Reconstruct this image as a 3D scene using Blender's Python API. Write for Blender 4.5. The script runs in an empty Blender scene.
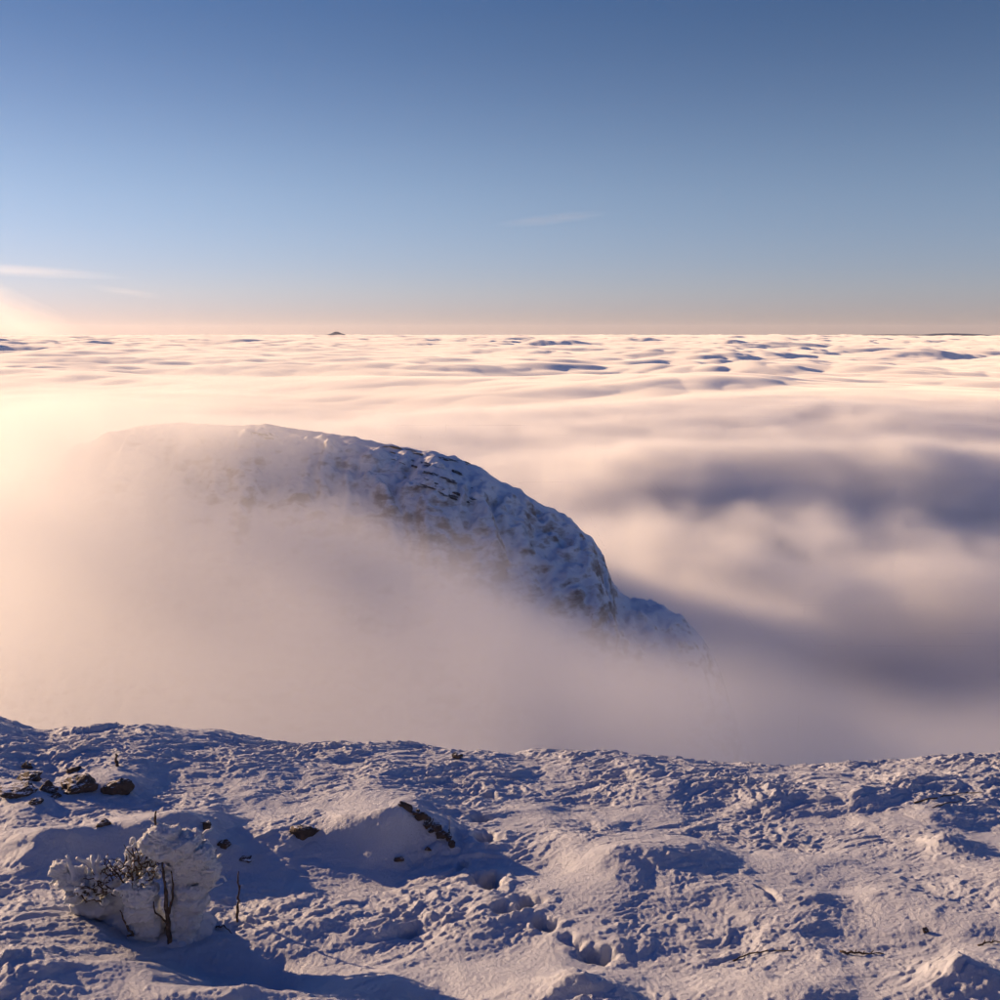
import bpy, bmesh, math, random
import numpy as np
from mathutils import Vector, Matrix

# ------------------------------------------------------------------ camera, sky, sun, exposure
scene = bpy.context.scene
COL = scene.collection
PITCH = math.atan(0.170)
cam_d = bpy.data.cameras.new('camera')
cam_d.sensor_width = 36.0
cam_d.lens = 36.0
cam_d.clip_start = 0.1
cam_d.clip_end = 600000.0
cam = bpy.data.objects.new('camera', cam_d)
COL.objects.link(cam)
cam.location = (0, 0, 0)
cam.rotation_euler = (math.pi / 2 - PITCH, 0, 0)
scene.camera = cam

SUN_AZ = math.radians(-60.0)      # from the view direction (+Y), negative = left
SUN_EL = math.radians(12.5)
world = bpy.data.worlds.new('World')
scene.world = world
world.use_nodes = True
wn = world.node_tree
wn.nodes.clear()
sky = wn.nodes.new('ShaderNodeTexSky')
sky.sky_type = 'NISHITA'
sky.sun_disc = False
sky.sun_elevation = SUN_EL
sky.sun_rotation = SUN_AZ
sky.altitude = 1500.0
sky.air_density = 1.0
sky.dust_density = 0.4
sky.ozone_density = 4.0
bg = wn.nodes.new('ShaderNodeBackground')
bg.inputs['Strength'].default_value = 0.055
wo = wn.nodes.new('ShaderNodeOutputWorld')
# haze tinted into the sky, darker blue overhead for shadows, the same all round
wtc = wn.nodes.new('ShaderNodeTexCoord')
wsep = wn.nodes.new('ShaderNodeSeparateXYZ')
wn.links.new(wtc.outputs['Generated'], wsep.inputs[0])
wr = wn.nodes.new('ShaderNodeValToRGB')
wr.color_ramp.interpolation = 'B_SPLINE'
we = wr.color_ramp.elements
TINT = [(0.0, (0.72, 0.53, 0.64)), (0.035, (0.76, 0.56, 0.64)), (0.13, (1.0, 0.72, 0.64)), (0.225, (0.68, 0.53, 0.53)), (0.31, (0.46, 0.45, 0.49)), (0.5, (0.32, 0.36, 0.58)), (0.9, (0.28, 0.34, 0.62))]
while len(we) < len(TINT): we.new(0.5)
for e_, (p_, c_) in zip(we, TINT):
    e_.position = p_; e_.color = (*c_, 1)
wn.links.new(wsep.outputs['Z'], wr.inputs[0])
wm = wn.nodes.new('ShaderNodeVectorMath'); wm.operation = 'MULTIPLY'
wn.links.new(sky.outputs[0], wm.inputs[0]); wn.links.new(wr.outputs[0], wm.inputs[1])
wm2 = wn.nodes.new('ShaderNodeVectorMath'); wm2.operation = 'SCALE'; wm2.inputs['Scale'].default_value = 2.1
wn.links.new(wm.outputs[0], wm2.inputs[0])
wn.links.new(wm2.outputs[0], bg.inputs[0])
wn.links.new(bg.outputs[0], wo.inputs[0])

sun_d = bpy.data.lights.new('sun', 'SUN')
sun_d.energy = 5.0
sun_d.angle = math.radians(0.6)
sun_d.color = (1.0, 0.66, 0.38)
sun = bpy.data.objects.new('sun', sun_d)
COL.objects.link(sun)
SUN_DIR = Vector((math.sin(SUN_AZ) * math.cos(SUN_EL), math.cos(SUN_AZ) * math.cos(SUN_EL), math.sin(SUN_EL)))
sun.rotation_euler = SUN_DIR.to_track_quat('Z', 'Y').to_euler()
sun.location = SUN_DIR * 60

vs = scene.view_settings
vs.view_transform = 'Standard'
vs.look = 'None'
vs.exposure = 0.55
vs.gamma = 1.0
vs.use_curve_mapping = False

cy = scene.cycles
cy.use_adaptive_sampling = True
cy.adaptive_threshold = 0.04
cy.adaptive_min_samples = 24
cy.max_bounces = 12
cy.diffuse_bounces = 1
cy.glossy_bounces = 1
cy.transmission_bounces = 2
cy.transparent_max_bounces = 8
cy.volume_bounces = 12
cy.volume_step_rate = 2.4
cy.volume_max_steps = 512
cy.use_denoising = True

rng = np.random.default_rng(7)
random.seed(7)

# ------------------------------------------------------------------ helpers
def _hash(ix, iy, iz, seed):
    h = (ix.astype(np.uint32) * np.uint32(374761393) + iy.astype(np.uint32) * np.uint32(668265263)
         + iz.astype(np.uint32) * np.uint32(2147483647) + np.uint32((seed * 1274126177) & 0xffffffff))
    h = (h ^ (h >> np.uint32(13))) * np.uint32(1274126177)
    h = (h ^ (h >> np.uint32(16))) * np.uint32(2246822519)
    return (h ^ (h >> np.uint32(15))).astype(np.float32) / np.float32(4294967295.0)

def noise2(x, y, seed=0):
    """gradient noise, about -1..1"""
    x = np.asarray(x, np.float64); y = np.asarray(y, np.float64)
    x0 = np.floor(x); y0 = np.floor(y)
    fx = (x - x0).astype(np.float32); fy = (y - y0).astype(np.float32)
    ix = x0.astype(np.int64); iy = y0.astype(np.int64); z = np.zeros_like(ix)
    u = fx * fx * fx * (fx * (fx * 6 - 15) + 10); v = fy * fy * fy * (fy * (fy * 6 - 15) + 10)
    def g(dx, dy):
        a = _hash(ix + dx, iy + dy, z, seed) * np.float32(2 * math.pi)
        return np.cos(a) * (fx - dx) + np.sin(a) * (fy - dy)
    a = g(0, 0); b = g(1, 0); c = g(0, 1); d = g(1, 1)
    return ((a + (b - a) * u) * (1 - v) + (c + (d - c) * u) * v) * 1.5

def noise3(x, y, z, seed=0):
    """value noise, -1..1"""
    x0 = np.floor(x); y0 = np.floor(y); z0 = np.floor(z)
    fx = (x - x0).astype(np.float32); fy = (y - y0).astype(np.float32); fz = (z - z0).astype(np.float32)
    ix = x0.astype(np.int64); iy = y0.astype(np.int64); iz = z0.astype(np.int64)
    u = fx * fx * (3 - 2 * fx); v = fy * fy * (3 - 2 * fy); w = fz * fz * (3 - 2 * fz)
    def g(a, b, c): return _hash(ix + a, iy + b, iz + c, seed)
    r = 0
    p0 = g(0,0,0); p0 = p0 + (g(1,0,0) - p0) * u
    p1 = g(0,1,0); p1 = p1 + (g(1,1,0) - p1) * u
    p0 = p0 + (p1 - p0) * v
    q0 = g(0,0,1); q0 = q0 + (g(1,0,1) - q0) * u
    q1 = g(0,1,1); q1 = q1 + (g(1,1,1) - q1) * u
    q0 = q0 + (q1 - q0) * v
    return (p0 + (q0 - p0) * w) * 2 - 1

def fbm2(x, y, octs, seed=0, gain=0.5, lac=2.03):
    s = 0; a = 1.0; f = 1.0
    for k in range(octs):
        s = s + a * noise2(x * f, y * f, seed + k * 17)
        a *= gain; f *= lac
    return s

def fbm3(x, y, z, octs, seed=0, gain=0.5, lac=2.03):
    s = 0; a = 1.0; f = 1.0
    for k in range(octs):
        s = s + a * noise3(x * f, y * f, z * f, seed + k * 17)
        a *= gain; f *= lac
    return s

def sstep(a, b, x):
    t = np.clip((x - a) / (b - a), 0, 1)
    return t * t * (3 - 2 * t)

CP, SP = math.cos(PITCH), math.sin(PITCH)
def ray(px, py):
    """direction of the view through a point of the 1000 x 1000 picture, scaled so that its Y is 1"""
    dx = (px - 500) / 1000.0; dy = (500 - py) / 1000.0
    y = CP + dy * SP
    return dx / y, (-SP + dy * CP) / y

def mesh_obj(name, verts, faces, mat, parent=None, smooth=True):
    me = bpy.data.meshes.new(name)
    verts = np.asarray(verts, np.float32)
    if isinstance(faces, np.ndarray):
        n, k = faces.shape
        me.vertices.add(len(verts)); me.vertices.foreach_set('co', verts.ravel())
        me.loops.add(n * k); me.loops.foreach_set('vertex_index', faces.ravel().astype(np.int32))
        me.polygons.add(n)
        me.polygons.foreach_set('loop_start', (np.arange(n) * k).astype(np.int32))
        me.update(calc_edges=True)
    else:
        me.from_pydata([tuple(map(float, v)) for v in verts], [], faces)
    if smooth:
        me.polygons.foreach_set('use_smooth', np.ones(len(me.polygons), bool))
    if mat: me.materials.append(mat)
    o = bpy.data.objects.new(name, me)
    COL.objects.link(o)
    if parent: o.parent = parent
    return o

def grid_faces(nr, nc):
    i = np.arange(nr - 1)[:, None] * nc + np.arange(nc - 1)[None, :]
    return np.stack([i, i + 1, i + nc + 1, i + nc], -1).reshape(-1, 4)

def tag(o, label=None, cat=None, group=None, kind=None):
    if label: o['label'] = label
    if cat: o['category'] = cat
    if group: o['group'] = group
    if kind: o['kind'] = kind
    return o

def empty(name, loc):
    o = bpy.data.objects.new(name, None)
    o.empty_display_size = 0.2
    COL.objects.link(o); o.location = loc
    return o

# ------------------------------------------------------------------ materials
def new_mat(name):
    m = bpy.data.materials.new(name); m.use_nodes = True
    nt = m.node_tree; nt.nodes.clear()
    out = nt.nodes.new('ShaderNodeOutputMaterial')
    return m, nt, out

def N(nt, typ, **kw):
    n = nt.nodes.new(typ)
    for k, v in kw.items():
        if k in n.inputs: n.inputs[k].default_value = v
        else: setattr(n, k, v)
    return n

def ramp(nt, src, stops):
    r = nt.nodes.new('ShaderNodeValToRGB')
    e = r.color_ramp.elements
    while len(e) < len(stops): e.new(0.5)
    for q, (p, c) in zip(e, stops):
        q.position = p; q.color = (*c, 1) if len(c) == 3 else c
    nt.links.new(src, r.inputs[0])
    return r

def mat_snow(name='snow', col=(0.56, 0.585, 0.665), scale=34.0, strength=0.75, dist=0.03, sss=0.0):
    m, nt, out = new_mat(name)
    p = N(nt, 'ShaderNodeBsdfPrincipled', Roughness=0.65)
    p.inputs['Specular IOR Level'].default_value = 0.25
    tc = N(nt, 'ShaderNodeTexCoord')
    n1 = N(nt, 'ShaderNodeTexNoise', Scale=scale, Detail=8.0, Roughness=0.72)
    n2 = N(nt, 'ShaderNodeTexNoise', Scale=scale * 0.12, Detail=4.0)
    nt.links.new(tc.outputs['Object'], n1.inputs['Vector']); nt.links.new(tc.outputs['Object'], n2.inputs['Vector'])
    r = ramp(nt, n2.outputs['Fac'], [(0.3, tuple(c * 0.93 for c in col)), (0.7, col)])
    nt.links.new(r.outputs[0], p.inputs['Base Color'])
    b = N(nt, 'ShaderNodeBump', Strength=strength, Distance=dist)
    nt.links.new(n1.outputs['Fac'], b.inputs['Height']); nt.links.new(b.outputs[0], p.inputs['Normal'])
    if sss:
        p.inputs['Subsurface Weight'].default_value = sss
        p.inputs['Subsurface Radius'].default_value = (0.04, 0.05, 0.07)
        p.inputs['Subsurface Scale'].default_value = 0.4
    nt.links.new(p.outputs[0], out.inputs['Surface'])
    return m

def mat_rock(name, c0=(0.03, 0.022, 0.018), c1=(0.11, 0.075, 0.055), scale=6.0):
    m, nt, out = new_mat(name)
    p = N(nt, 'ShaderNodeBsdfPrincipled', Roughness=0.85)
    tc = N(nt, 'ShaderNodeTexCoord')
    n1 = N(nt, 'ShaderNodeTexNoise', Scale=scale, Detail=8.0, Roughness=0.7)
    nt.links.new(tc.outputs['Object'], n1.inputs['Vector'])
    r = ramp(nt, n1.outputs['Fac'], [(0.3, c0), (0.65, c1)])
    # rime caught on the upward faces, broken by noise
    geo = N(nt, 'ShaderNodeNewGeometry')
    sep = N(nt, 'ShaderNodeSeparateXYZ'); nt.links.new(geo.outputs['Normal'], sep.inputs[0])
    n2 = N(nt, 'ShaderNodeTexNoise', Scale=scale * 2.2, Detail=6.0, Roughness=0.7)
    nt.links.new(tc.outputs['Object'], n2.inputs['Vector'])
    ad = N(nt, 'ShaderNodeMath', operation='ADD'); nt.links.new(sep.outputs['Z'], ad.inputs[0]); nt.links.new(n2.outputs['Fac'], ad.inputs[1])
    mr = N(nt, 'ShaderNodeMapRange'); mr.inputs['From Min'].default_value = 1.36; mr.inputs['From Max'].default_value = 1.52
    nt.links.new(ad.outputs[0], mr.inputs['Value'])
    mx = N(nt, 'ShaderNodeMix', data_type='RGBA')
    nt.links.new(mr.outputs[0], mx.inputs['Factor']); nt.links.new(r.outputs[0], mx.inputs['A'])
    mx.inputs['B'].default_value = (0.82, 0.84, 0.88, 1)
    nt.links.new(mx.outputs['Result'], p.inputs['Base Color'])
    b = N(nt, 'ShaderNodeBump', Strength=0.6, Distance=0.03)
    nt.links.new(n1.outputs['Fac'], b.inputs['Height']); nt.links.new(b.outputs[0], p.inputs['Normal'])
    nt.links.new(p.outputs[0], out.inputs['Surface'])
    return m

def mat_volume(name, density, aniso, color=(0.995, 0.995, 0.995), attr=None):
    m, nt, out = new_mat(name)
    v = N(nt, 'ShaderNodeVolumePrincipled')
    v.inputs['Color'].default_value = (*color, 1)
    v.inputs['Anisotropy'].default_value = aniso
    v.inputs['Density'].default_value = density
    v.inputs['Density Attribute'].default_value = attr or ''
    nt.links.new(v.outputs[0], out.inputs['Volume'])
    return m

SNOW = mat_snow()
# ------------------------------------------------------------------ the cloud sea
def cloud_top(X, Y):
    """height of the top of the cloud sea at a place, metres from the eye"""
    R = np.hypot(X, Y)
    far = sstep(1500, 6000, R)
    wx = X + 140 * noise2(X / 900, Y / 900, 51); wy = Y + 140 * noise2(X / 900, Y / 900, 52)
    # swells lie across the view, a little turned
    c, s = math.cos(0.22), math.sin(0.22)
    u = wx * c + wy * s; v = -wx * s + wy * c
    h = 20 * noise2(u / 1000, v / 420, 1) + 13 * noise2(u / 520, v / 260, 2)
    mid = sstep(900, 2600, R)
    b1 = np.abs(noise2(u / 560, v / 520, 4)); b2 = np.abs(noise2(u / 250, v / 240, 6)); b3 = np.abs(noise2(u / 115, v / 110, 7))
    patch = sstep(-0.55, 0.4, noise2(X / 2600, Y / 2000, 8))
    h += far * 18 * noise2(u / 1500, v / 1100, 23) + mid * (12 + 25 * patch * (0.4 + 0.6 * far)) * (b1 - 0.35) + mid * (6 + 13 * patch * (0.4 + 0.6 * far)) * (b2 - 0.3) + mid * (3 + 6 * patch) * (b3 - 0.3)
    h += sstep(15000, 60000, R) * 40 * noise2(X / 5000, Y / 2600, 5)
    h *= sstep(500, 1500, R) * 0.8 + 0.2
    # the trough behind the bank to the right of the mountain
    tx = X * 0.94 + (Y - 640) * 0.34
    ty = (Y - 640) * 0.94 - X * 0.34
    axis = 615 - 0.22 * X
    d = (Y - axis)
    h -= 92 * np.exp(-(d / 80.0) ** 2) * sstep(30, 170, X)
    h += 26 * np.exp(-((d - 150) / 85.0) ** 2) * sstep(-40, 150, X)
    h += 12 * np.exp(-((d + 150) / 60.0) ** 2) * sstep(20, 160, X)
    return -92 + h

def build_cloud_sea():
    r = np.concatenate([np.geomspace(60, 900, 60)[:-1], np.geomspace(900, 22000, 640)[:-1], np.geomspace(22000, 70000, 110)])
    a = np.radians(np.concatenate([np.linspace(-75, -40, 40)[:-1], np.linspace(-40, 40, 600), np.linspace(40, 75, 40)[1:]]))
    nr, nc = len(r), len(a)
    Rg, Ag = np.meshgrid(r, a, indexing='ij')
    X = Rg * np.sin(Ag); Y = Rg * np.cos(Ag)
    Z = cloud_top(X, Y)
    Z -= Rg ** 2 / (2 * 6.371e6)                # the earth curves away
    Z -= 38 * (1 - sstep(900, 1500, Rg)) + 150 * (1 - sstep(330, 640, Rg))        # below the soft fog of the near part
    m, nt, out = new_mat('cloud')
    d = N(nt, 'ShaderNodeBsdfPrincipled', Roughness=0.75); d.inputs['Base Color'].default_value = (0.95, 0.93, 0.89, 1); d.inputs['Sheen Tint'].default_value = (1.0, 0.96, 0.89, 1)
    d.inputs['Specular IOR Level'].default_value = 1.0
    d.inputs['Sheen Weight'].default_value = 0.64; d.inputs['Sheen Roughness'].default_value = 0.52
    nt.links.new(d.outputs[0], out.inputs['Surface'])
    o = mesh_obj('cloud_sea', np.stack([X, Y, Z], -1).reshape(-1, 3), grid_faces(nr, nc)[:, ::-1].copy(), m)
    tag(o, 'rolling white sea of clouds reaching to the horizon', 'clouds', kind='stuff')
build_cloud_sea()

# ------------------------------------------------------------------ the mountain in the mist
MD = 340.0
SIL = [(-260, 800), (-120, 660), (0, 520), (60, 458), (110, 434), (140, 426), (180, 423), (225, 426), (270, 425), (305, 430), (340, 436), (380, 443), (412, 448), (440, 455),
       (465, 462), (482, 469), (500, 482), (520, 491), (545, 507), (570, 521), (590, 539), (602, 556), (607, 574), (616, 590),
       (628, 601), (645, 602), (662, 605), (682, 617), (697, 632), (710, 652), (722, 690), (760, 770), (820, 830), (900, 880)]
def mountain_z(X, Y):
    sx, sz = [], []
    for px, py in SIL:
        rx, rz = ray(px, py); sx.append(rx * MD); sz.append(rz * MD)
    yc = MD - 0.10 * X                       # crest line
    crest = np.interp(X * MD / yc, sx, sz) * (yc / MD)
    d = Y - yc
    front = np.clip(-d, 0, None); back = np.clip(d, 0, None)
    # rounded top, then a bluff, then easier ground
    w = noise2(X / 40, Y / 40, 31) * 6
    f = front + w * sstep(8, 30, front)
    z = crest - 0.10 * f - 0.55 * np.clip(f - 14, 0, None) - 0.55 * np.clip(f - 40, 0, 45) - 0.004 * back ** 2 - 0.25 * back
    return z, front

def mountain_full(X, Y):
    Z, front = mountain_z(X, Y)
    bl = sstep(5, 22, front)
    right = sstep(-70, 30, X)
    rid = 1 - np.abs(noise2(X / 20, Y / 30, 33)); rid2 = 1 - np.abs(noise2(X / 8, Y / 9, 34))
    led = np.abs(noise2(X / 16 + 0.2 * Y / 8, Z / 5.0, 35))
    Z = Z + bl * (3.8 * (rid - .6) + 2.4 * (rid2 - .6) + 2.6 * led)
    # ribs and gullies run down the bluff
    wx = X + 5 * noise2(X / 18, Y / 18, 43)
    rib = np.abs(noise2(wx / 13, Y / 90, 44)); rib2 = np.abs(noise2(wx / 5.5, Y / 40, 45))
    Z = Z + bl * (6.5 * (rib - 0.3) + 2.6 * (rib2 - 0.3))
    # broken rock along the crest and on the bluff, flatter snow between
    crag = np.abs(noise2(X / 6.5, Y / 5.5, 38)); crag2 = np.abs(noise2(X / 2.6, Y / 2.4, 39))
    m = sstep(-0.1, 0.35, noise2(X / 28, Y / 18, 40)) * (0.35 + 0.65 * right) + 0.3 * right
    Z = Z + m * (1.5 * crag + 0.8 * crag2) + bl * (0.9 * crag + 0.7 * crag2)
    return Z + (0.3 + bl * 0.5) * fbm2(X / 4, Y / 4, 4, 36, 0.6) + 0.5 * noise2(X / 11, Y / 11, 37)

def on_mountain(px, py):
    rx, rz = ray(px, py)
    ys = np.linspace(180, 440, 1300)
    d = mountain_full(rx * ys, ys) - rz * ys
    k = int(np.argmax(d > 0))
    if d[k] <= 0: return None
    return Vector((rx * ys[k], ys[k], rz * ys[k]))

def build_mountain():
    nx, ny = 640, 330
    xs = np.linspace(-250, 190, nx); ys = np.concatenate([np.linspace(170, 250, 60)[:-1], np.linspace(250, 365, 230), np.linspace(365, 470, 42)[1:]])
    ny = len(ys)
    X, Y = np.meshgrid(xs, ys)
    Z = mountain_full(X, Y)
    m, nt, out = new_mat('mountain_snow')
    p = N(nt, 'ShaderNodeBsdfPrincipled', Roughness=0.8)
    p.inputs['Specular IOR Level'].default_value = 0.1
    tc = N(nt, 'ShaderNodeTexCoord')
    mp = N(nt, 'ShaderNodeMapping'); mp.inputs['Scale'].default_value = (1, 1, 2.4)
    nt.links.new(tc.outputs['Object'], mp.inputs['Vector'])
    n1 = N(nt, 'ShaderNodeTexNoise', Scale=0.16, Detail=9.0, Roughness=0.68); nt.links.new(mp.outputs[0], n1.inputs['Vector'])
    n2 = N(nt, 'ShaderNodeTexNoise', Scale=0.035, Detail=3.0); nt.links.new(tc.outputs['Object'], n2.inputs['Vector'])
    geo = N(nt, 'ShaderNodeNewGeometry'); sep = N(nt, 'ShaderNodeSeparateXYZ'); nt.links.new(geo.outputs['Normal'], sep.inputs[0])
    a = N(nt, 'ShaderNodeMath', operation='MULTIPLY_ADD'); nt.links.new(sep.outputs['Z'], a.inputs[0]); a.inputs[1].default_value = -0.60; nt.links.new(n1.outputs['Fac'], a.inputs[2])
    b = N(nt, 'ShaderNodeMath', operation='MULTIPLY_ADD'); nt.links.new(n2.outputs['Fac'], b.inputs[0]); b.inputs[1].default_value = 0.45; nt.links.new(a.outputs[0], b.inputs[2])
    mr = N(nt, 'ShaderNodeMapRange'); mr.inputs['From Min'].default_value = 0.36; mr.inputs['From Max'].default_value = 0.60
    nt.links.new(b.outputs[0], mr.inputs['Value'])
    mx = N(nt, 'ShaderNodeMix', data_type='RGBA')
    nt.links.new(mr.outputs[0], mx.inputs['Factor']); mx.inputs['A'].default_value = (0.80, 0.79, 0.81, 1); mx.inputs['B'].default_value = (0.29, 0.22, 0.185, 1)
    nt.links.new(mx.outputs['Result'], p.inputs['Base Color'])
    bp = N(nt, 'ShaderNodeBump', Strength=0.6, Distance=1.0); nt.links.new(n1.outputs['Fac'], bp.inputs['Height']); nt.links.new(bp.outputs[0], p.inputs['Normal'])
    nt.links.new(p.outputs[0], out.inputs['Surface'])
    global MOUNTAIN
    o = MOUNTAIN = mesh_obj('mountain', np.stack([X, Y, Z], -1).reshape(-1, 3), grid_faces(ny, nx), m)
    tag(o, 'snow covered rocky mountain dome rising out of the mist', 'mountain', kind='structure')
build_mountain()

# ------------------------------------------------------------------ mist: one grid of cloud droplets filling the valley and the near cloud sea
def build_mist():
    lo = np.array([-420.0, 24.0, -212.0]); hi = np.array([760.0, 1540.0, 2.0])
    nx, ny, nz = 236, 304, 60
    xs = np.linspace(lo[0], hi[0], nx); ys = np.linspace(lo[1], hi[1], ny); zs = np.linspace(lo[2], hi[2], nz)
    X2, Y2 = np.meshgrid(xs, ys)
    top = cloud_top(X2, Y2)
    # between the eye and the mountain the fog is pushed up on the left and falls away to the right
    ax = X2 / Y2                                          # bearing
    valley_w = 1 - sstep(300, 420, Y2 - 0.1 * X2)
    pts = [(-900, 540), (-300, 450), (-100, 405), (0, 386), (100, 388), (200, 410), (300, 440), (400, 482), (470, 525), (540, 575), (620, 608), (720, 632), (800, 648), (900, 660), (1000, 665), (1400, 670)]
    sl = [ray(px, py) for px, py in pts]
    tv = np.interp(X2 / 250.0, [s[0] for s in sl], [s[1] for s in sl]) * (130.0 + 0.5 * np.minimum(Y2, 260.0))
    tv = tv - 8 * (1 - sstep(25, 80, Y2))
    # to the right of the mountain the bank ends in a long slope that falls towards the eye
    wr = sstep(-0.02, 0.42, ax)
    tv = tv * (1 - wr) + (-92 - 0.30 * (420 - Y2)) * wr
    top = top * (1 - valley_w) + tv * valley_w
    Z, Y, X = np.meshgrid(zs, ys, xs, indexing='ij')
    T = top[None]
    n = fbm3(X / 70, Y / 70, Z / 38, 4, 61, 0.55)
    n2 = fbm3((X + Z * .8) / 24, Y / 24, Z / 16, 3, 71, 0.5)
    far = sstep(420, 800, Y)
    soft = 22.0 - 11 * far
    q = (T - Z) / soft + 0.85 * n * (1 - 0.75 * far) + 0.42 * n2 * (1 - 0.3 * far)
    # thicker rags of mist clinging to the lower face of the mountain
    fp = [ray(a_, b_) for a_, b_ in [(-300, 470), (0, 396), (80, 393), (150, 404), (220, 434), (300, 466), (370, 505), (430, 550), (490, 600), (540, 625), (600, 640), (700, 640), (800, 660), (900, 690)]]
    zf = np.interp(X / Y, [f[0] for f in fp], [f[1] for f in fp]) * Y
    extra = sstep(-5, 16, zf - Z + 9 * n + 6 * n2) * sstep(205, 260, Y + 115 * sstep(-50, 30, X)) * sstep(-190, -130, X) * (1 - sstep(60, 175, X)) * 0.95 * np.clip(0.75 + 0.7 * n2 + 0.5 * n, 0.1, 1.8)
    d1 = sstep(-0.25, 1.5, q); d2 = sstep(-0.35, 1.0, q)
    nearw = 1 - sstep(300, 420, Y)
    dens = (d1 * d1 * (1 - nearw) + d2 * nearw) * np.clip(0.78 + 0.55 * n, 0.15, None) * (0.29 + 0.88 * sstep(5, 110, X) + 0.60 * sstep(330, 460, Y))
    dens = np.maximum(dens, (0.85 - 0.4 * sstep(-40, 50, X)) * extra)
    # thin out at the faces of the grid
    edge = sstep(lo[1], lo[1] + 25, Y) * (1 - sstep(hi[1] - 350, hi[1] - 30, Y)) * sstep(lo[0], lo[0] + 90, X) * (1 - (1 - sstep(-290, -185, X)) * (1 - sstep(300, 420, Y))) * (1 - sstep(hi[0] - 90, hi[0], X)) * (1 - sstep(hi[2] - 18, hi[2] - 4, Z))
    dens = np.clip(dens * edge, 0, None).astype(np.float32)
    dens[dens < 0.004] = 0
    me = bpy.data.meshes.new('mist')
    nv = nx * ny * nz
    me.vertices.add(nv)
    at = me.attributes.new('d', 'FLOAT', 'POINT')
    at.data.foreach_set('value', dens.ravel())
    o = bpy.data.objects.new('mist', me); COL.objects.link(o)
    mat = mat_volume('mist', 0.045, 0.28, attr='density')
    me.materials.append(mat)
    g = bpy.data.node_groups.new('mist_grid', 'GeometryNodeTree')
    g.interface.new_socket('Geometry', in_out='INPUT', socket_type='NodeSocketGeometry')
    g.interface.new_socket('Geometry', in_out='OUTPUT', socket_type='NodeSocketGeometry')
    L = g.links.new
    gi = g.nodes.new('NodeGroupInput'); go = g.nodes.new('NodeGroupOutput')
    vc = g.nodes.new('GeometryNodeVolumeCube')
    vc.inputs['Min'].default_value = lo; vc.inputs['Max'].default_value = hi
    vc.inputs['Resolution X'].default_value = nx; vc.inputs['Resolution Y'].default_value = ny; vc.inputs['Resolution Z'].default_value = nz
    vc.inputs['Background'].default_value = 0.0
    pos = g.nodes.new('GeometryNodeInputPosition')
    sp = g.nodes.new('ShaderNodeSeparateXYZ'); L(pos.outputs[0], sp.inputs[0])
    def idx(k, n):
        m = g.nodes.new('ShaderNodeMapRange'); m.clamp = True
        m.inputs['From Min'].default_value = lo[k]; m.inputs['From Max'].default_value = hi[k]
        m.inputs['To Min'].default_value = 0; m.inputs['To Max'].default_value = n - 1
        L(sp.outputs[k], m.inputs['Value'])
        f = g.nodes.new('FunctionNodeFloatToInt'); f.rounding_mode = 'ROUND'; L(m.outputs[0], f.inputs[0])
        return f.outputs[0]
    def im(op, a, b):
        m = g.nodes.new('FunctionNodeIntegerMath'); m.operation = op
        for s, q in zip(m.inputs, (a, b)):
            if isinstance(q, int): s.default_value = q
            else: L(q, s)
        return m.outputs[0]
    i = im('ADD', im('MULTIPLY', im('ADD', im('MULTIPLY', idx(2, nz), ny), idx(1, ny)), nx), idx(0, nx))
    si = g.nodes.new('GeometryNodeSampleIndex'); si.data_type = 'FLOAT'; si.domain = 'POINT'
    na = g.nodes.new('GeometryNodeInputNamedAttribute'); na.data_type = 'FLOAT'; na.inputs['Name'].default_value = 'd'
    L(gi.outputs[0], si.inputs['Geometry']); L(na.outputs['Attribute'], si.inputs['Value']); L(i, si.inputs['Index'])
    L(si.outputs[0], vc.inputs['Density'])
    sm = g.nodes.new('GeometryNodeSetMaterial'); sm.inputs['Material'].default_value = mat
    L(vc.outputs[0], sm.inputs['Geometry']); L(sm.outputs[0], go.inputs[0])
    md = o.modifiers.new('grid', 'NODES'); md.node_group = g
    tag(o, 'pale mist filling the valley in front of the mountain', 'mist', kind='stuff')
build_mist()

# ------------------------------------------------------------------ the snow slope in front
EDGE = [(-600, 640), (-200, 700), (0, 724), (50, 738), (130, 741), (210, 743), (300, 756), (380, 757), (450, 763), (500, 766), (600, 771), (700, 774), (790, 777), (850, 777), (930, 776), (1000, 773), (1300, 760), (1700, 750)]
YE = 13.5
def ground_z(X, Y):
    """large shape of the slope, without lumps"""
    er = [ray(px, py) for px, py in EDGE]
    ze = np.interp(X / np.maximum(Y, 4), [e[0] for e in er], [e[1] for e in er]) * YE
    base = -4.04 - 0.15 * Y
    near = -1.66 - 0.50 * np.clip(Y, 0, None)
    k = sstep(3.5, 7.0, Y)
    z = near * (1 - k) + base * k
    z = z + (ze - (-4.04 - 0.15 * YE)) * sstep(8.5, 13.2, Y)
    over = np.clip(Y - YE, 0, None)
    z = z - np.where(over < 4, 0.12 * over ** 2, 0.12 * 16 + 0.96 * (over - 4))
    return z


def ray_ground(px, py, f):
    rx, rz = ray(px, py)
    ys = np.linspace(5.5, 16.5, 2800)
    d = f(rx * ys, ys) - rz * ys
    k = np.argmax(d > 0)
    return float(rx * ys[k]), float(ys[k])

def base_at(px, py): return ray_ground(px, py, ground_z)

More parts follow.
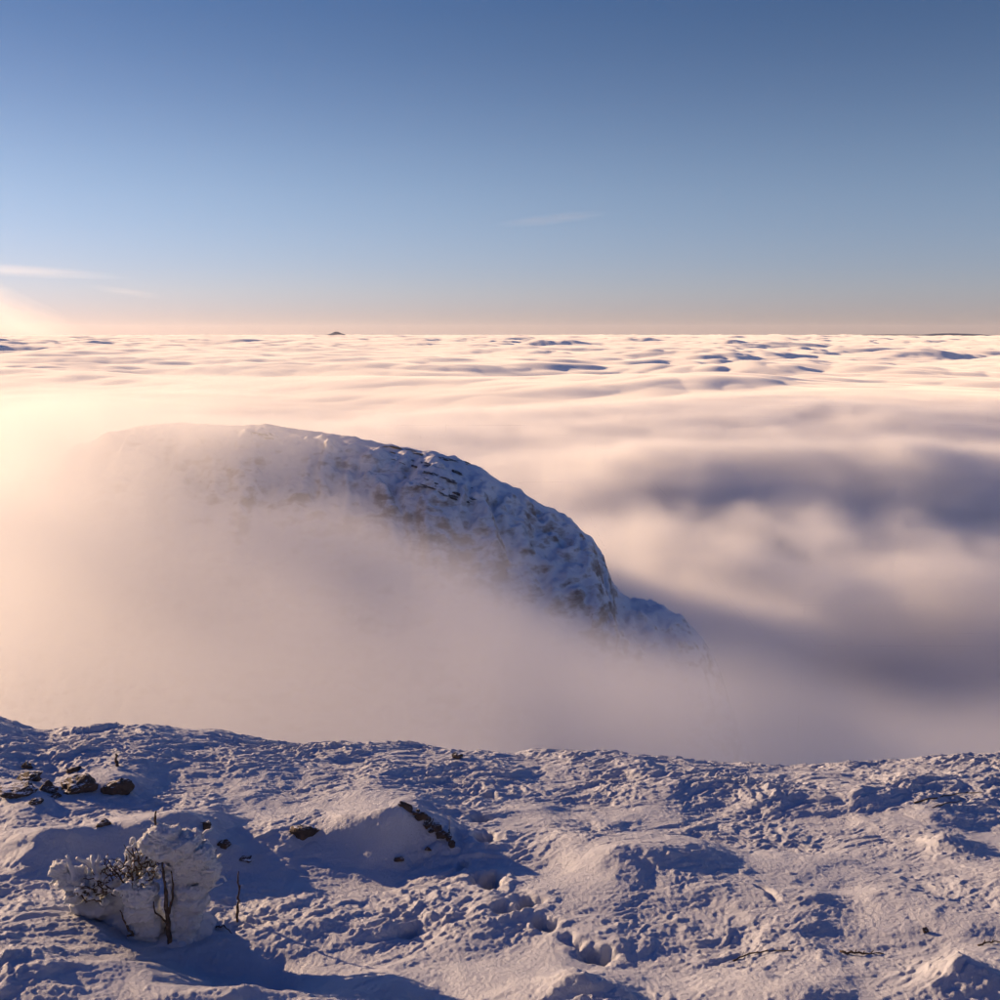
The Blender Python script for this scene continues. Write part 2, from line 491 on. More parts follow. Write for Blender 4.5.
# snow mounds and hollows: picture place of the middle, radii in metres (across, far side, near side), height, turn
MOUNDS = [((388, 843), 0.9, 0.8, 0.26, 0.50, 0.12),      # with the strip of stones
          ((140, 858), 1.0, 0.8, 0.45, 0.34, 0.22),       # behind the shrub
          ((40, 868), 0.7, 0.5, 0.5, 0.28, 0.2),
          ((640, 872), 0.75, 0.6, 0.45, 0.20, -0.3),
          ((700, 852), 0.7, 0.6, 0.4, 0.17, -0.2),
          ((570, 852), 0.8, 0.7, 0.5, 0.17, 0.5),
          ((945, 846), 0.4, 0.4, 0.3, 0.22, 0.1),
          ((870, 850), 0.8, 0.6, 0.5, 0.16, 0.4),
          ((690, 795), 1.4, 0.8, 0.8, 0.16, 0.0),
          ((860, 808), 1.5, 0.9, 0.7, 0.16, 0.15),
          ((560, 1003), 0.45, 0.35, 0.3, 0.26, 0.0),
          ((965, 992), 0.45, 0.3, 0.3, 0.24, 0.0),
          ((800, 1000), 0.8, 0.3, 0.3, 0.14, 0.0),
          ((60, 985), 1.1, 0.35, 0.5, 0.24, 0.1),
          ((240, 1000), 0.9, 0.26, 0.4, 0.20, 0.0),
          ((118, 790), 0.7, 0.7, 0.6, 0.22, 0.0),
          ((30, 800), 1.2, 0.6, 0.6, 0.12, 0.0),
          ((130, 752), 1.3, 0.9, 0.8, 0.10, 0.0),
          ((480, 775), 1.6, 0.8, 0.8, 0.12, 0.0),
          ((300, 838), 0.5, 0.5, 0.3, 0.12, 0.0),
          ((200, 846), 0.5, 0.5, 0.5, 0.20, 0.0),
          ((275, 965), 0.8, 0.5, 0.5, -0.30, 0.2),         # hollow beside the shrub
          ((190, 952), 0.6, 0.35, 0.35, -0.16, 0.0)]
# deep steps left by someone who walked up: place, radii, depth
STEPS = [((483, 826), 0.13, 0.17, 0.13), ((489, 845), 0.15, 0.18, 0.17), ((489, 883), 0.17, 0.30, 0.30), ((470, 865), 0.10, 0.12, 0.08),
         ((533, 905), 0.20, 0.20, 0.24), ((508, 911), 0.20, 0.14, 0.10), ((552, 926), 0.13, 0.15, 0.14), ((596, 950), 0.20, 0.20, 0.13),
         ((575, 940), 0.14, 0.10, 0.06), ((404, 924), 0.17, 0.14, 0.08), ((490, 800), 0.14, 0.16, 0.10), ((768, 902), 0.06, 0.18, 0.035), ((760, 892), 0.06, 0.12, 0.03)]
for _i, m_ in enumerate(MOUNDS): MOUNDS[_i] = (base_at(*m_[0]),) + m_[1:]
for _i, m_ in enumerate(STEPS): STEPS[_i] = (base_at(*m_[0]),) + m_[1:]
SMOOTH = [(base_at(700, 905), 1.1), (base_at(450, 965), 1.0), (base_at(930, 932), 0.9), (base_at(380, 865), 0.55), (base_at(300, 965), 0.8)]

def lumps(X, Y):
    wx = X + 0.22 * noise2(X / 0.8, Y / 0.8, 91) + 0.05 * noise2(X / 0.2, Y / 0.2, 93)
    wy = Y + 0.22 * noise2(X / 0.8, Y / 0.8, 92) + 0.05 * noise2(X / 0.2, Y / 0.2, 94)
    h = 0.13 * noise2(wx / 2.9, wy / 2.4, 1) + 0.085 * noise2(wx / 1.2, wy / 0.9, 2) + 0.03 * noise2(wx / 0.6, wy / 0.45, 22)
    sm = 0
    for (c, r) in SMOOTH: sm = np.maximum(sm, np.exp(-(((X - c[0]) / r) ** 2 + ((Y - c[1]) / (r * 0.6)) ** 2)))
    for (c, rx, rf, rn, hh, rot) in MOUNDS:
        dx = wx * .7 + X * .3 - c[0]; dy = wy * .7 + Y * .3 - c[1]
        u = (dx * math.cos(rot) + dy * math.sin(rot)) / rx; v = -dx * math.sin(rot) + dy * math.cos(rot)
        v = np.where(v > 0, v / rf, v / rn)
        d = np.sqrt(u * u + v * v + 0.012)
        h = h + hh * np.exp(-1.35 * d ** 1.45) * np.where(d < 4, 1, 0)
    rough = np.clip(0.62 + 0.75 * noise2(X / 1.3, Y / 1.3, 3), 0.14, 1.25) * (1 - 0.7 * sm) + 0.5 * sstep(11.3, 13.2, Y)
    c, s = math.cos(0.45), math.sin(0.45)
    u = wx * c + wy * s; v = -wx * s + wy * c
    # wind crust: thin slabs, then crumbs and grains lying on them
    slab = sstep(-0.15, 0.30, noise2(u / 0.55, v / 0.19, 4)) + 0.6 * sstep(-0.05, 0.3, noise2(u / 0.24, v / 0.10, 14))
    h = h + rough * 0.019 * slab
    crumb = np.clip(noise2(u / 0.11, v / 0.06, 6) - 0.10, 0, None)
    crumb2 = np.clip(noise2(X / 0.047, Y / 0.045, 7) - 0.08, 0, None)
    chunk = np.clip(noise2(X / 0.12 + 5, Y / 0.10, 12) - 0.45, 0, None) * sstep(0.0, 0.4, noise2(X / 0.9, Y / 0.9, 15))
    h = h + rough * (0.028 * crumb + 0.020 * crumb2) + 0.03 * chunk + 0.004 * noise2(X / 0.035, Y / 0.035, 8)
    h = h + 0.016 * rough * noise2(u / 0.3, v / 0.17, 9)
    # steps, with a low rim of thrown-up snow
    for (c, rx, ry, dep) in STEPS:
        d = np.sqrt(((X + 0.5 * (wx - X) - c[0]) / (rx * 0.92)) ** 2 + ((Y + 0.5 * (wy - Y) - c[1]) / (ry * 0.92)) ** 2) + 0.30 * noise2(X / 0.12, Y / 0.10, 41)
        h = h - 1.5 * dep * (1 - sstep(0.0, 1.05, d)) + 0.08 * dep * np.exp(-((d - 1.35) / 0.3) ** 2)
    return h

def surf(X, Y): return ground_z(X, Y) + lumps(X, Y)
def at(px, py):
    x, y = ray_ground(px, py, surf)
    return Vector((x, y, float(surf(np.array([x]), np.array([y]))[0])))
def depth_of(p): return p.y * CP - p.z * SP

def build_ground():
    r = np.concatenate([np.linspace(-4, 5.6, 30)[:-1], np.linspace(5.6, 17.0, 780), 17.0 + 190 * np.linspace(0, 1, 40)[1:] ** 2])
    a = np.concatenate([np.linspace(-1.8, -0.62, 40)[:-1], np.linspace(-0.62, 0.62, 800), np.linspace(0.62, 1.8, 40)[1:]])
    nr, nc = len(r), len(a)
    Rg, Ag = np.meshgrid(r, a, indexing='ij')
    Y = Rg; X = Ag * np.maximum(Rg, 4.0)
    Z = surf(X, Y)
    o = mesh_obj('snow_ground', np.stack([X, Y, Z], -1).reshape(-1, 3), grid_faces(nr, nc), SNOW)
    tag(o, kind='structure')
build_ground()

# ------------------------------------------------------------------ stones
ROCK = mat_rock('dark_rock')
def rock_mesh(name, size, seed, amp=0.22, mat=ROCK, parent=None, cuts=3):
    r = random.Random(seed)
    bm = bmesh.new()
    for k in range(15):
        v = Vector((r.gauss(0, 1), r.gauss(0, 1), r.gauss(0, 1))).normalized() * r.uniform(0.8, 1.0)
        bm.verts.new((v.x, v.y, v.z))
    bmesh.ops.convex_hull(bm, input=bm.verts[:])
    bmesh.ops.delete(bm, geom=[v for v in bm.verts if not v.link_faces], context='VERTS')
    bmesh.ops.bevel(bm, geom=bm.edges[:], offset=0.08, segments=1, affect='EDGES')
    bmesh.ops.triangulate(bm, faces=bm.faces[:])
    bmesh.ops.subdivide_edges(bm, edges=bm.edges[:], cuts=cuts, use_grid_fill=True)
    co = np.array([v.co[:] for v in bm.verts])
    n = fbm3(co[:, 0] * 2.2 + seed, co[:, 1] * 2.2, co[:, 2] * 2.6, 3, seed, 0.55)
    st = np.abs(fbm3(co[:, 0] * .7, co[:, 1] * .7 + seed, co[:, 2] * 5.5, 2, seed + 5, 0.5))
    co = co * (1 + amp * n - amp * 0.7 * st)[:, None]
    for v, c in zip(bm.verts, co):
        v.co = (c[0] * size[0], c[1] * size[1], c[2] * size[2])
    bmesh.ops.recalc_face_normals(bm, faces=bm.faces[:])
    me = bpy.data.meshes.new(name); bm.to_mesh(me); bm.free()
    me.materials.append(mat)
    me.polygons.foreach_set('use_smooth', np.zeros(len(me.polygons), bool))
    o = bpy.data.objects.new(name, me); COL.objects.link(o)
    if parent: o.parent = parent
    return o

def stone(px, py, w, h, label, seed, turn=0.0, group=None, deep=0.9):
    """a stone half sunk in the snow; px, py: middle of its foot, w, h: its size in the picture"""
    p = at(px, py); k = depth_of(p) / 1000.0
    o = rock_mesh('rock', (w * k * 0.60, w * k * 0.44, max(h * k * 0.85, 0.03)), seed)
    o.location = p + Vector((0, 0.1 * w * k, h * k * (0.75 - deep)))
    o.rotation_euler = (0.1, turn, random.Random(seed).uniform(-0.5, 0.5))
    tag(o, label, 'rock', group)
    return o
LC = 'dark rocks in the snow at the left edge'
stone(76, 791, 38, 22, 'rounded dark brown rock, second largest of the cluster at the left', 11, -0.12, LC, 0.75)
stone(115, 793, 32, 27, 'largest dark rock at the left with a snowy crest and a short stub above', 12, -0.3, LC, 0.7)
stone(17, 794, 42, 11, 'long flat dark slab of rock at the left edge of the snow', 13, 0.05, LC, 0.7)
stone(28, 780, 30, 10, 'low rock lying above the long flat slab at the left', 14, -0.1, LC, 0.7)
stone(45, 791, 21, 11, 'small rounded rock between the flat slab and the dark brown rock', 15, 0.1, LC, 0.75)
stone(26, 768, 13, 7, 'tiny pointed rock highest up at the left edge', 16, 0.0, LC, 0.6)
stone(75, 772, 17, 6, 'small flat rock above the rounded dark brown rock', 17, -0.1, LC, 0.7)
stone(55, 797, 13, 7, 'little rock just below the cluster, left of the rounded rock', 18, 0.2, LC, 0.7)
stone(36, 803, 16, 6, 'lowest small rock below the long flat slab', 19, 0.0, LC, 0.7)
stone(103, 826, 17, 7, 'lone small dark rock poking out above the rime covered shrub', 20, -0.2, None, 0.7)
stone(302, 839, 40, 16, 'dark rock with a snow cap left of the large snow mound', 21, -0.1, None, 0.7)
stone(205, 829, 14, 9, 'small dark rock right above the top of the rimed shrub', 22, 0.1, None, 0.65)
stone(224, 846, 14, 8, 'dark little rock to the upper right of the rimed shrub', 23, 0.1, None, 0.65)
stone(211, 851, 10, 7, 'dark pebble touching the right shoulder of the rimed shrub', 24, 0.1, None, 0.65)
stone(246, 861, 15, 6, 'flat brown rock above the thin upright twig', 25, 0.0, None, 0.6)
stone(925, 932, 9, 6, 'single small dark stone on the smooth snow at the lower right', 26, 0.0, None, 0.6)
stone(457, 759, 12, 6, 'small brown stone sitting on the far edge of the snow slope', 27, 0.0, None, 0.4)

def outcrop():
    base = at(420, 832)
    root = empty('rock_outcrop', base)
    tag(root, 'broken strip of dark stones running down the right side of the snow mound', 'rock')
    for i, (px, py, w, h, t) in enumerate([(407, 809, 12, 5, .5), (414, 815, 12, 6, .5), (421, 818, 12, 9, .3), (429, 824, 15, 11, .4), (437, 829, 14, 10, .3), (441, 838, 11, 10, .2),
                                        (448, 838, 10, 9, .3), (451, 846, 8, 10, .1), (431, 833, 9, 6, 0), (428, 851, 7, 5, 0), (399, 861, 9, 5, 0), (418, 813, 7, 4, .2)]):
        p = at(px, py); k = depth_of(p) / 1000.0
        q = random.Random(i).uniform(0.7, 1.5)
        o = rock_mesh('stone', (w * k * .66 * q, w * k * .5, h * k * .62 * q), 40 + i, parent=root, cuts=2)
        o.location = p - base + Vector((0, 0, 0.02)); o.rotation_euler = (0, t, i * 1.3)
outcrop()

MROCK = mat_rock('rimed_rock', (0.05, 0.038, 0.032), (0.17, 0.125, 0.10), 2.0)
def crags():
    """dark ledges of bare rock showing through the snow of the mountain"""
    r = random.Random(11)
    protos = [rock_mesh('ledge', (1, 1, 1), 80 + i, 0.25, MROCK, MOUNTAIN, 2) for i in range(6)]
    spots = []
    for i in range(46):                      # layers of rock below the crest, lying one above the other
        t = r.random(); lay = r.choice((0, 0, 1, 1, 2, 3))
        spots.append((392 + 92 * t, 447 + 21 * t + 5.5 * lay + 7 * t * lay + r.uniform(-1.2, 1.2), r.uniform(0.8, 2.4) * (1.0 - 0.15 * lay)))
    for i in range(10):
        t = r.random()
        spots.append((236 + 50 * t, 431 + 5 * t + r.choice((0, 4)), r.uniform(0.6, 1.4)))
    for i in range(14):
        t = r.random()
        spots.append((420 + 60 * t + r.uniform(-5, 5), 484 + 18 * t + r.uniform(-4, 4), r.uniform(0.9, 2.0)))
    for i, (px, py, w) in enumerate(spots):
        o = protos[i] if i < 6 else protos[i % 6].copy()
        if i >= 6: COL.objects.link(o); o.parent = MOUNTAIN
        p = on_mountain(px, py) or on_mountain(px - 15, py + 25) or on_mountain(470, 480)
        o.location = p + Vector((0, 0.2, -0.15 * w))
        o.scale = (w * r.uniform(1.3, 2.4), w * 0.8, w * r.uniform(0.28, 0.45))
        o.rotation_euler = (r.uniform(-.2, .2), r.uniform(0.15, 0.4), r.uniform(-.2, .2))
crags()

# ------------------------------------------------------------------ twigs and the rimed shrub
def mat_bark():
    m, nt, out = new_mat('bark')
    p = N(nt, 'ShaderNodeBsdfPrincipled', Roughness=0.9)
    tc = N(nt, 'ShaderNodeTexCoord')
    n1 = N(nt, 'ShaderNodeTexNoise', Scale=30.0, Detail=6.0, Roughness=0.7); nt.links.new(tc.outputs['Object'], n1.inputs['Vector'])
    r = ramp(nt, n1.outputs['Fac'], [(0.3, (0.03, 0.022, 0.018)), (0.6, (0.10, 0.065, 0.045)), (0.75, (0.35, 0.32, 0.31))])
    nt.links.new(r.outputs[0], p.inputs['Base Color'])
    b = N(nt, 'ShaderNodeBump', Strength=0.8, Distance=0.01); nt.links.new(n1.outputs['Fac'], b.inputs['Height']); nt.links.new(b.outputs[0], p.inputs['Normal'])
    nt.links.new(p.outputs[0], out.inputs['Surface'])
    return m
BARK = mat_bark()
RIME = mat_snow('rime', (0.82, 0.85, 0.92), 45.0, 1.0, 0.04, sss=0.12)

def tube_data(pts, rads, sides=7, knob=0.0, seed=0):
    V, F = [], []
    r_ = random.Random(seed)
    pts = [Vector(p) for p in pts]
    for i, (p, r) in enumerate(zip(pts, rads)):
        t = (pts[min(i + 1, len(pts) - 1)] - pts[max(i - 1, 0)]).normalized()
        a = t.cross(Vector((0.3, 0.9, 0.2))).normalized(); b = t.cross(a)
        for j in range(sides):
            q = j / sides * 2 * math.pi
            rr = r * (1 + knob * r_.uniform(-1, 1))
            V.append(p + a * math.cos(q) * rr + b * math.sin(q) * rr)
        if i:
            for j in range(sides):
                F.append(((i - 1) * sides + j, (i - 1) * sides + (j + 1) % sides, i * sides + (j + 1) % sides, i * sides + j))
    F.append(tuple(range(sides))[::-1]); F.append(tuple(range((len(pts) - 1) * sides, len(pts) * sides)))
    return V, F

def wobble(pts, n, amp, seed):
    r = random.Random(seed); pts = [Vector(p) for p in pts]; out = []
    for i in range(n):
        t = i / (n - 1) * (len(pts) - 1); k = min(int(t), len(pts) - 2); f = t - k
        p = pts[k].lerp(pts[k + 1], f)
        if 0 < i < n - 1: p = p + Vector((r.uniform(-1, 1), r.uniform(-1, 1), r.uniform(-1, 1))) * amp
        out.append(p)
    return out

def blob(name, balls, parent, voxel=0.016, amp=0.02, seed=0, mat=RIME, stretch=(1, 1, 1), block=1.0):
    """one lump of rime grown from overlapping balls: welded into a single skin, then roughened"""
    bm = bmesh.new()
    for c, r in balls:
        M = Matrix.Translation(c) @ Matrix.Diagonal((r[0], r[1], r[2], 1))
        g = bmesh.ops.create_icosphere(bm, subdivisions=3, radius=1.0)
        for v in g['verts']:
            v.co = M @ Vector([math.copysign(abs(q) ** block, q) for q in v.co])
    me = bpy.data.meshes.new('t'); bm.to_mesh(me); bm.free()
    t = bpy.data.objects.new('t', me); COL.objects.link(t)
    md = t.modifiers.new('r', 'REMESH'); md.mode = 'VOXEL'; md.voxel_size = voxel
    bpy.context.view_layer.update()
    ev = t.evaluated_get(bpy.context.evaluated_depsgraph_get())
    m2 = bpy.data.meshes.new_from_object(ev)
    bpy.data.objects.remove(t)
    n = len(m2.vertices)
    co = np.empty(n * 3, np.float32); m2.vertices.foreach_get('co', co); co = co.reshape(-1, 3)
    no = np.empty(n * 3, np.float32); m2.vertices.foreach_get('normal', no); no = no.reshape(-1, 3)
    s = np.array(stretch)
    q = co / s
    d = 0.6 * fbm3(q[:, 0] * 9, q[:, 1] * 9, q[:, 2] * 16, 2, seed, 0.6) + 0.9 * np.abs(fbm3(q[:, 0] * 20, q[:, 1] * 20, q[:, 2] * 44, 3, seed + 9, 0.65))
    co = co + no * (amp * d)[:, None]
    m2.vertices.foreach_set('co', co.astype(np.float32).ravel())
    m2.name = name
    m2.materials.clear(); m2.materials.append(mat)
    m2.polygons.foreach_set('use_smooth', np.ones(len(m2.polygons), bool))
    m2.update()
    o = bpy.data.objects.new(name, m2); COL.objects.link(o); o.parent = parent
    return o

def shrub():
    P = at(172, 936)
    k = depth_of(P) / 1000.0
    kz = k / 0.86
    root = empty('rimed_shrub', P)
    tag(root, 'low shrub crusted with thick white rime ice at the lower left', 'shrub')
    def L(dx, dz, y=0.0): return Vector((dx * k, y, dz * kz))
    def E(dx, dz, rx, rz, y=0.0, ry=None): return (L(dx, dz, y), (rx * k, ry if ry else 0.75 * rx * k, rz * kz))
    blob('rime_crust', [E(-8, 87, 17, 8, 0, .10), E(8, 82, 24, 10, .02, .12), E(24, 72, 20, 10, .03, .12), E(33, 60, 15, 8, .03, .11), E(16, 60, 18, 12, .05, .12), E(38, 67, 9, 5, .02, .08), E(-2, 94, 14, 4, .02, .08), E(20, 86, 12, 5, .04, .08), E(37, 53, 9, 5, .02, .08)],
         root, voxel=0.012, amp=0.034, seed=1, block=0.62)
    blob('rime_crust', [E(-25, 43, 15, 8, -.10, .09), E(-24, 30, 16, 9, -.09, .10), E(-19, 16, 14, 10, -.07, .10), E(-34, 49, 7, 4, -.10, .07), E(-24, 4, 15, 9, -.05, .11), E(-16, 48, 8, 4, -.09, .07)],
         root, voxel=0.012, amp=0.030, seed=2, block=0.6)
    blob('rime_crust', [E(20, 44, 15, 6, -.02, .09), E(19, 32, 16, 9, -.02, .10), E(15, 17, 14, 10, -.02, .10), E(30, 47, 8, 4, 0, .07), E(12, 3, 13, 10, -.02, .11), E(30, 34, 7, 5, 0, .08)],
         root, voxel=0.012, amp=0.030, seed=3, block=0.6)
    blob('rime_crust', [E(-108, 60, 9, 5, .05, .07), E(-97, 53, 12, 6, .05, .09), E(-86, 46, 12, 7, .05, .09), E(-92, 38, 9, 5, .0, .08), E(-74, 48, 8, 6, .06, .08)],
         root, voxel=0.012, amp=0.034, seed=4, block=0.75)
    q = random.Random(21)
    for i in range(40):                       # single branches sheathed in rime, gaps between them
        if i < 24: bx, bz, ex, ez = q.uniform(-92, -66), q.uniform(34, 48), q.uniform(-132, -72), q.uniform(44, 84)
        elif i < 32: bx, bz, ex, ez = q.uniform(0, 20), q.uniform(70, 84), q.uniform(-22, 46), q.uniform(90, 106)
        else: bx, bz, ex, ez = q.uniform(20, 30), q.uniform(30, 62), q.uniform(36, 54), q.uniform(36, 78)
        y0 = q.uniform(-.05, .15); L_ = math.hypot(ex - bx, ez - bz)
        f = min(1.0, 34 / L_); ex, ez = bx + (ex - bx) * f, bz + (ez - bz) * f
        pts = wobble([L(bx, bz, y0), L((bx + ex) / 2 + q.uniform(-4, 4), (bz + ez) / 2 + q.uniform(-1, 4), y0 + q.uniform(-.05, .05)), L(ex, ez, y0 + q.uniform(-.1, .1))], 9, 0.010, i)
        r0 = q.uniform(0.020, 0.034)
        V, F = tube_data(pts, [r0 * (1 - 0.07 * j) * q.uniform(0.75, 1.25) for j in range(9)], 8, 0.28, i)
        mesh_obj('rimed_branch', V, F, RIME, root)
    blob('snow_skirt', [E(-8, -6, 52, 15, .10), E(10, 0, 30, 14, .10), E(-45, 5, 30, 13, .15), E(-80, 22, 26, 9, .15)], root, voxel=0.03, amp=0.03, seed=5, mat=SNOW)
    # stems
    def stem(name, pts, r0, r1, n=12, amp=0.006, seed=0, knob=0.35):
        q = wobble([L(*p) for p in pts], n, amp, seed)
        rd = [r0 + (r1 - r0) * i / (n - 1) for i in range(n)]
        V, F = tube_data(q, rd, 7, knob, seed)
        return mesh_obj(name, V, F, BARK, root)
    stem('trunk', [(4, -2, -.16), (3, 25, -.15), (1, 50, -.13), (-1, 74, -.10)], 0.024, 0.009, 18, 0.007, 3)
    stem('branch', [(5, 30, -.15), (9, 48, -.13), (7, 66, -.10)], 0.011, 0.005, 10, 0.006, 4)
    stem('branch', [(2, 22, -.16), (-9, 33, -.17), (-9, 42, -.17)], 0.008, 0.005, 8, 0.005, 5)
    stem('branch', [(-31, 12, -.18), (-37, 24, -.2), (-41, 36, -.2)], 0.011, 0.005, 10, 0.008, 6)
    stem('branch', [(-30, 12, -.18), (-36, 13, -.2)], 0.013, 0.006, 5, 0.004, 7)
    stem('branch', [(-9, 94, 0), (-11, 104, .02), (-9, 114, .02)], 0.012, 0.007, 8, 0.004, 8)
    stem('branch', [(-52, -8, -.2), (-40, -4, -.2), (-28, 6, -.15)], 0.009, 0.005, 8, 0.01, 9)
    stem('branch', [(-44, -16, -.25), (-30, -10, -.2), (-14, -2, -.2)], 0.009, 0.005, 8, 0.01, 10)
    r = random.Random(5)
    clods = []
    for i in range(120):
        t = r.random()
        bx, bz = -80 + 70 * t, 40 + 26 * t + r.uniform(-10, 8)
        ex, ez = bx + r.uniform(-16, 20), bz + r.uniform(-4, 22)
        y0 = r.uniform(-.15, .2); y1 = y0 + r.uniform(-.15, .1)
        q = wobble([L(bx, bz, y0), L((bx + ex) / 2, (bz + ez) / 2 + 2, (y0 + y1) / 2), L(ex, ez, y1)], 7, 0.012, i)
        V, F = tube_data(q, [0.0062 - 0.0006 * j for j in range(7)], 5, 0.4, i)
        mesh_obj('twig', V, F, BARK, root)
        for j in (2, 4, 6):
            if r.random() < 0.45:
                a = r.uniform(0.008, 0.020)
                clods.append((q[j] + Vector((0, 0.02, 0.012)), (a * 1.3, a, a)))
    for i in range(26):
        t = r.random()
        a = r.uniform(0.018, 0.04)
        clods.append((L(-76 + 62 * t, 34 + 24 * t + r.uniform(-8, 6), r.uniform(0.02, .22)), (a * 1.3, a, a)))
    o = blob('rime_clods', clods, root, voxel=0.009, amp=0.012, seed=8)
    o['kind'] = 'stuff'
    # beads of rime along the trunk
    bd = []
    for i in range(26):
        t = r.random()
        a = r.uniform(0.010, 0.022)
        bd.append((L(3 - 4 * t + r.uniform(2, 5), 10 + 64 * t, -.13 + .04 * t), (a, a, a * 1.2)))
    o = blob('rime_beads', bd, root, voxel=0.008, amp=0.004, seed=9); o['kind'] = 'stuff'
shrub()

def twig(name, pix, r0, label, lift=0.02, up=None, seed=0, group=None, side=()):
    """a bare twig lying on the snow along picture points; up: standing twig, its top in the picture"""
    if up:
        p = at(*pix[0]); k = depth_of(p) / 1000.0
        pts = [Vector((0, 0, -0.05))] + [Vector(((u[0] - pix[0][0]) * k, 0, (pix[0][1] - u[1]) * k / 0.86)) for u in up]
    else:
        g = [at(*q) for q in pix]; p = g[0]
        pts = [q - p + Vector((0, 0, lift if 0 < i < len(g) - 1 else 0.0)) for i, q in enumerate(g)]
    root = empty(name, p)
    n = 14
    q = wobble(pts, n, r0 * 0.8, seed)
    V, F = tube_data(q, [r0 * (1 - 0.6 * i / (n - 1)) for i in range(n)], 6, 0.35, seed)
    mesh_obj('stem', V, F, BARK, root)
    r = random.Random(seed)
    for i in range(2, n - 2, 2):
        d = (q[i + 1] - q[i]).normalized(); s = Vector((r.uniform(-1, 1), r.uniform(-.5, .5), r.uniform(0.2, 1)))
        e = q[i] + (d + s * 0.6).normalized() * r0 * r.uniform(2.0, 4.0)
        V, F = tube_data(wobble([q[i], e], 4, r0 * .2, seed + i), [r0 * .55, r0 * .5, r0 * .4, r0 * .3], 5, 0.3, seed)
        mesh_obj('side_shoot', V, F, BARK, root)
    tag(root, label, 'twig', group)
twig('upright_twig', [(237, 921)], 0.014, 'thin dark twig standing upright in the snow right of the rimed shrub', up=[(239, 905), (240, 890), (241, 875)], seed=61)
G = 'twigs lying on the snow'
twig('fallen_twig', [(733, 961), (748, 956), (768, 953), (792, 951)], 0.008, 'longest dark twig lying on the snow at the lower right', 0.02, None, 62, G)
twig('fallen_twig', [(840, 952), (856, 955), (884, 954)], 0.011, 'short thick twig lying right of the longest twig', 0.015, None, 63, G)
twig('fallen_twig', [(978, 946), (990, 944), (1004, 942)], 0.009, 'twig on the snow cut off by the right edge of the picture', 0.02, None, 64, G)
twig('fallen_twig', [(914, 803), (935, 800), (958, 796), (982, 792)], 0.011, 'long twig on the upper right of the slope near the far edge', 0.03, None, 65, G)
twig('fallen_twig', [(932, 808), (945, 805), (962, 801)], 0.008, 'thin twig just below the long twig at the upper right', 0.02, None, 66, G)
twig('fallen_twig', [(216, 928), (224, 929), (232, 934)], 0.008, 'short twig half buried at the foot of the upright twig', 0.03, None, 67, G)
twig('wooden_stub', [(117, 766)], 0.022, 'short brown stub sticking up behind the largest rock at the left', up=[(117, 761), (117, 755)], seed=68)

# ------------------------------------------------------------------ far mountains on the horizon
def far_mat():
    m, nt, out = new_mat('far_mountain')
    p = N(nt, 'ShaderNodeBsdfPrincipled', Roughness=0.9)
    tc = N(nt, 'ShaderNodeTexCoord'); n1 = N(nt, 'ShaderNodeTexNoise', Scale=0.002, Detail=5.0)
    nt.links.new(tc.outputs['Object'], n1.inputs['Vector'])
    r = ramp(nt, n1.outputs['Fac'], [(0.35, (0.02, 0.06, 0.14)), (0.7, (0.04, 0.10, 0.20))])  # blue of the distant air painted into the base colour
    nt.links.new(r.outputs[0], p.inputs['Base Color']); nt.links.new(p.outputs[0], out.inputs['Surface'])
    return m
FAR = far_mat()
def far_mountain(name, px, D, prof, label, seed):
    """prof: (offset in picture pixels, height above the eye in picture pixels)"""
    rx, _ = ray(px, 335)
    k = D / 1000.0
    w0, w1 = prof[0][0], prof[-1][0]
    nx, ny = 90, 30
    x = np.linspace(w0, w1, nx) * k; y = np.linspace(-0.5, 0.5, ny) * (w1 - w0) * k * 0.6
    X, Y = np.meshgrid(x, y)
    H = np.interp(X / k, [p[0] for p in prof], [p[1] for p in prof]) * k
    z = -400 + (H + 400) * np.exp(-(Y / ((w1 - w0) * k * 0.22)) ** 2) + 0.12 * k * fbm2(X / (4 * k) + seed, Y / (4 * k), 4, seed)
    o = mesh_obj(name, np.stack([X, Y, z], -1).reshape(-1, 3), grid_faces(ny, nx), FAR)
    o.location = (rx * D, D, 0)
    tag(o, label, 'mountain')
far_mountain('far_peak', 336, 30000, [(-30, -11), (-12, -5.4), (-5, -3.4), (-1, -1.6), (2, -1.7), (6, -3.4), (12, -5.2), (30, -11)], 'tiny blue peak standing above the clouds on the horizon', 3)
far_mountain('far_range', 905, 27000, [(-80, -11), (-45, -4.8), (-15, -4.3), (15, -4.6), (30, -3.6), (45, -3.2), (60, -3.6), (80, -4.6), (100, -10)], 'low blue mountain range on the horizon at the far right', 4)

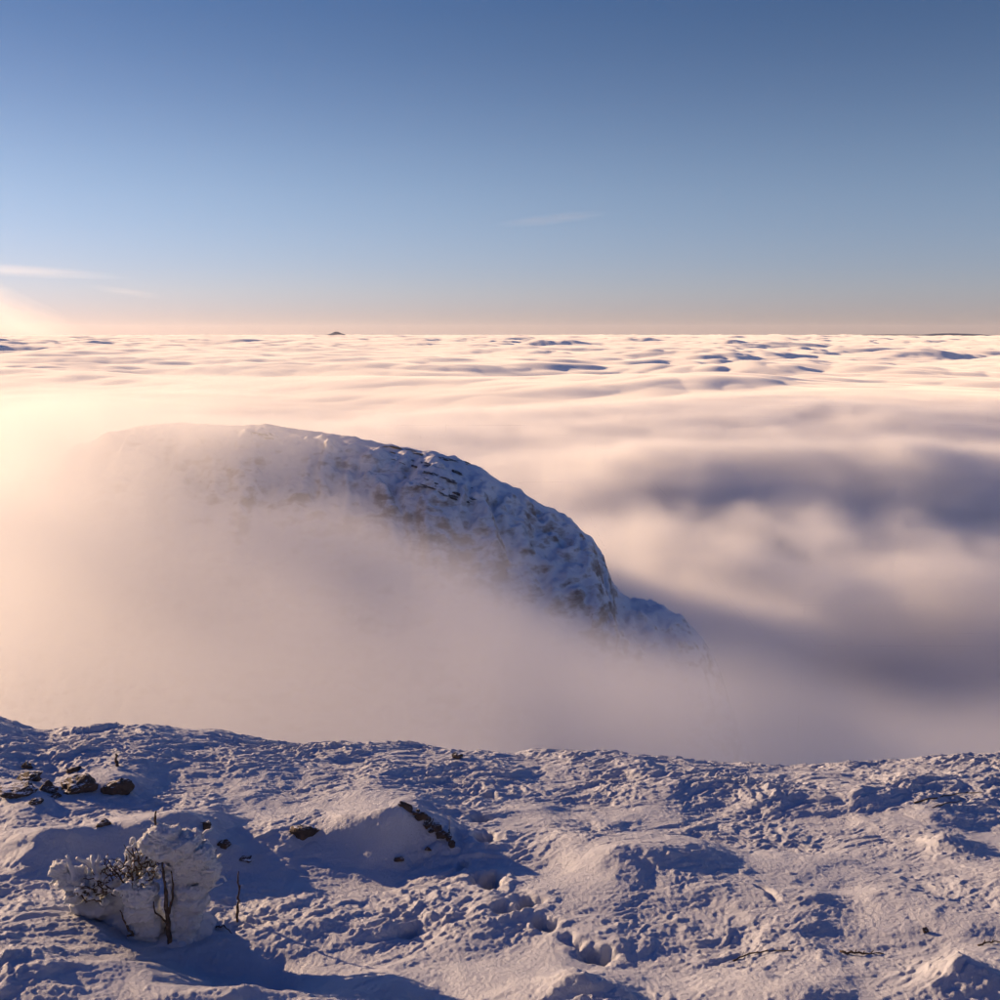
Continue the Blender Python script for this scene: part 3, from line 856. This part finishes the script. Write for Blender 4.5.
# ------------------------------------------------------------------ thin high clouds
def cirrus(px, py, D, length, thick, turn, dens, label, seed):
    rx, rz = ray(px, py)
    k = D / 1000.0
    bm = bmesh.new(); bmesh.ops.create_icosphere(bm, subdivisions=3, radius=1.0)
    me = bpy.data.meshes.new('cirrus_cloud'); bm.to_mesh(me); bm.free()
    o = bpy.data.objects.new('cirrus_cloud', me); COL.objects.link(o)
    o.location = (rx * D, D, rz * D)
    o.scale = (length * k / 2, length * k / 4, thick * k / 2)
    o.rotation_euler = (0, turn, 0)
    m, nt, out = new_mat('cirrus')
    v = N(nt, 'ShaderNodeVolumePrincipled'); v.inputs['Color'].default_value = (0.99, 0.99, 0.99, 1); v.inputs['Anisotropy'].default_value = 0.5
    tc = N(nt, 'ShaderNodeTexCoord')
    mp = N(nt, 'ShaderNodeMapping'); mp.inputs['Scale'].default_value = (1.1, 0.8, 3.5); mp.inputs['Location'].default_value = (seed, seed * .7, 0)
    nt.links.new(tc.outputs['Object'], mp.inputs['Vector'])
    n1 = N(nt, 'ShaderNodeTexNoise', Scale=1.5, Detail=3.0, Roughness=0.6); nt.links.new(mp.outputs[0], n1.inputs['Vector'])
    ln = N(nt, 'ShaderNodeVectorMath', operation='LENGTH'); nt.links.new(tc.outputs['Object'], ln.inputs[0])
    fall = N(nt, 'ShaderNodeMapRange'); fall.inputs['From Min'].default_value = 1.0; fall.inputs['From Max'].default_value = 0.1; nt.links.new(ln.outputs['Value'], fall.inputs['Value'])
    a = N(nt, 'ShaderNodeMath', operation='MULTIPLY'); nt.links.new(n1.outputs['Fac'], a.inputs[0]); nt.links.new(fall.outputs[0], a.inputs[1])
    mr = N(nt, 'ShaderNodeMapRange'); mr.inputs['From Min'].default_value = 0.13; mr.inputs['From Max'].default_value = 0.55; mr.inputs['To Max'].default_value = dens / (length * k * 0.5)
    nt.links.new(a.outputs[0], mr.inputs['Value']); nt.links.new(mr.outputs[0], v.inputs['Density'])
    nt.links.new(v.outputs[0], out.inputs['Volume'])
    me.materials.append(m)
    tag(o, label, 'cloud')
cirrus(552, 219, 60000, 150, 14, -0.10, 0.36, 'faint thin wisp of cloud high in the middle of the sky', 1.0)
cirrus(20, 271, 60000, 280, 16, 0.05, 0.55, 'long thin cloud streak at the left edge above the glow', 2.3)
cirrus(128, 292, 60000, 110, 12, 0.14, 0.25, 'short thin cloud streak right of the glow', 3.1)
cirrus(-10, 306, 60000, 340, 60, 0.42, 1.7, 'broad faint cloud veil added as slanting sun rays through the glow at the left', 4.7)  # added veil, stands in for sunbeams fanning from the left

# ------------------------------------------------------------------ the air over the clouds
def haze():
    b, t, w = -760.0, 320.0, 75000.0
    V = [(-w, -2000, b), (w, -2000, b), (w, w, b), (-w, w, b), (-w, -2000, t), (w, -2000, t), (w, w, t), (-w, w, t)]
    F = [(3, 2, 1, 0), (4, 5, 6, 7), (0, 1, 5, 4), (1, 2, 6, 5), (2, 3, 7, 6), (3, 0, 4, 7)]
    o = mesh_obj('haze', V, F, mat_volume('haze', 0.45e-5, 0.35, (0.97, 0.97, 0.98)), None, False)
    tag(o, 'thin pale haze in the air above the clouds', 'haze', kind='stuff')
haze()
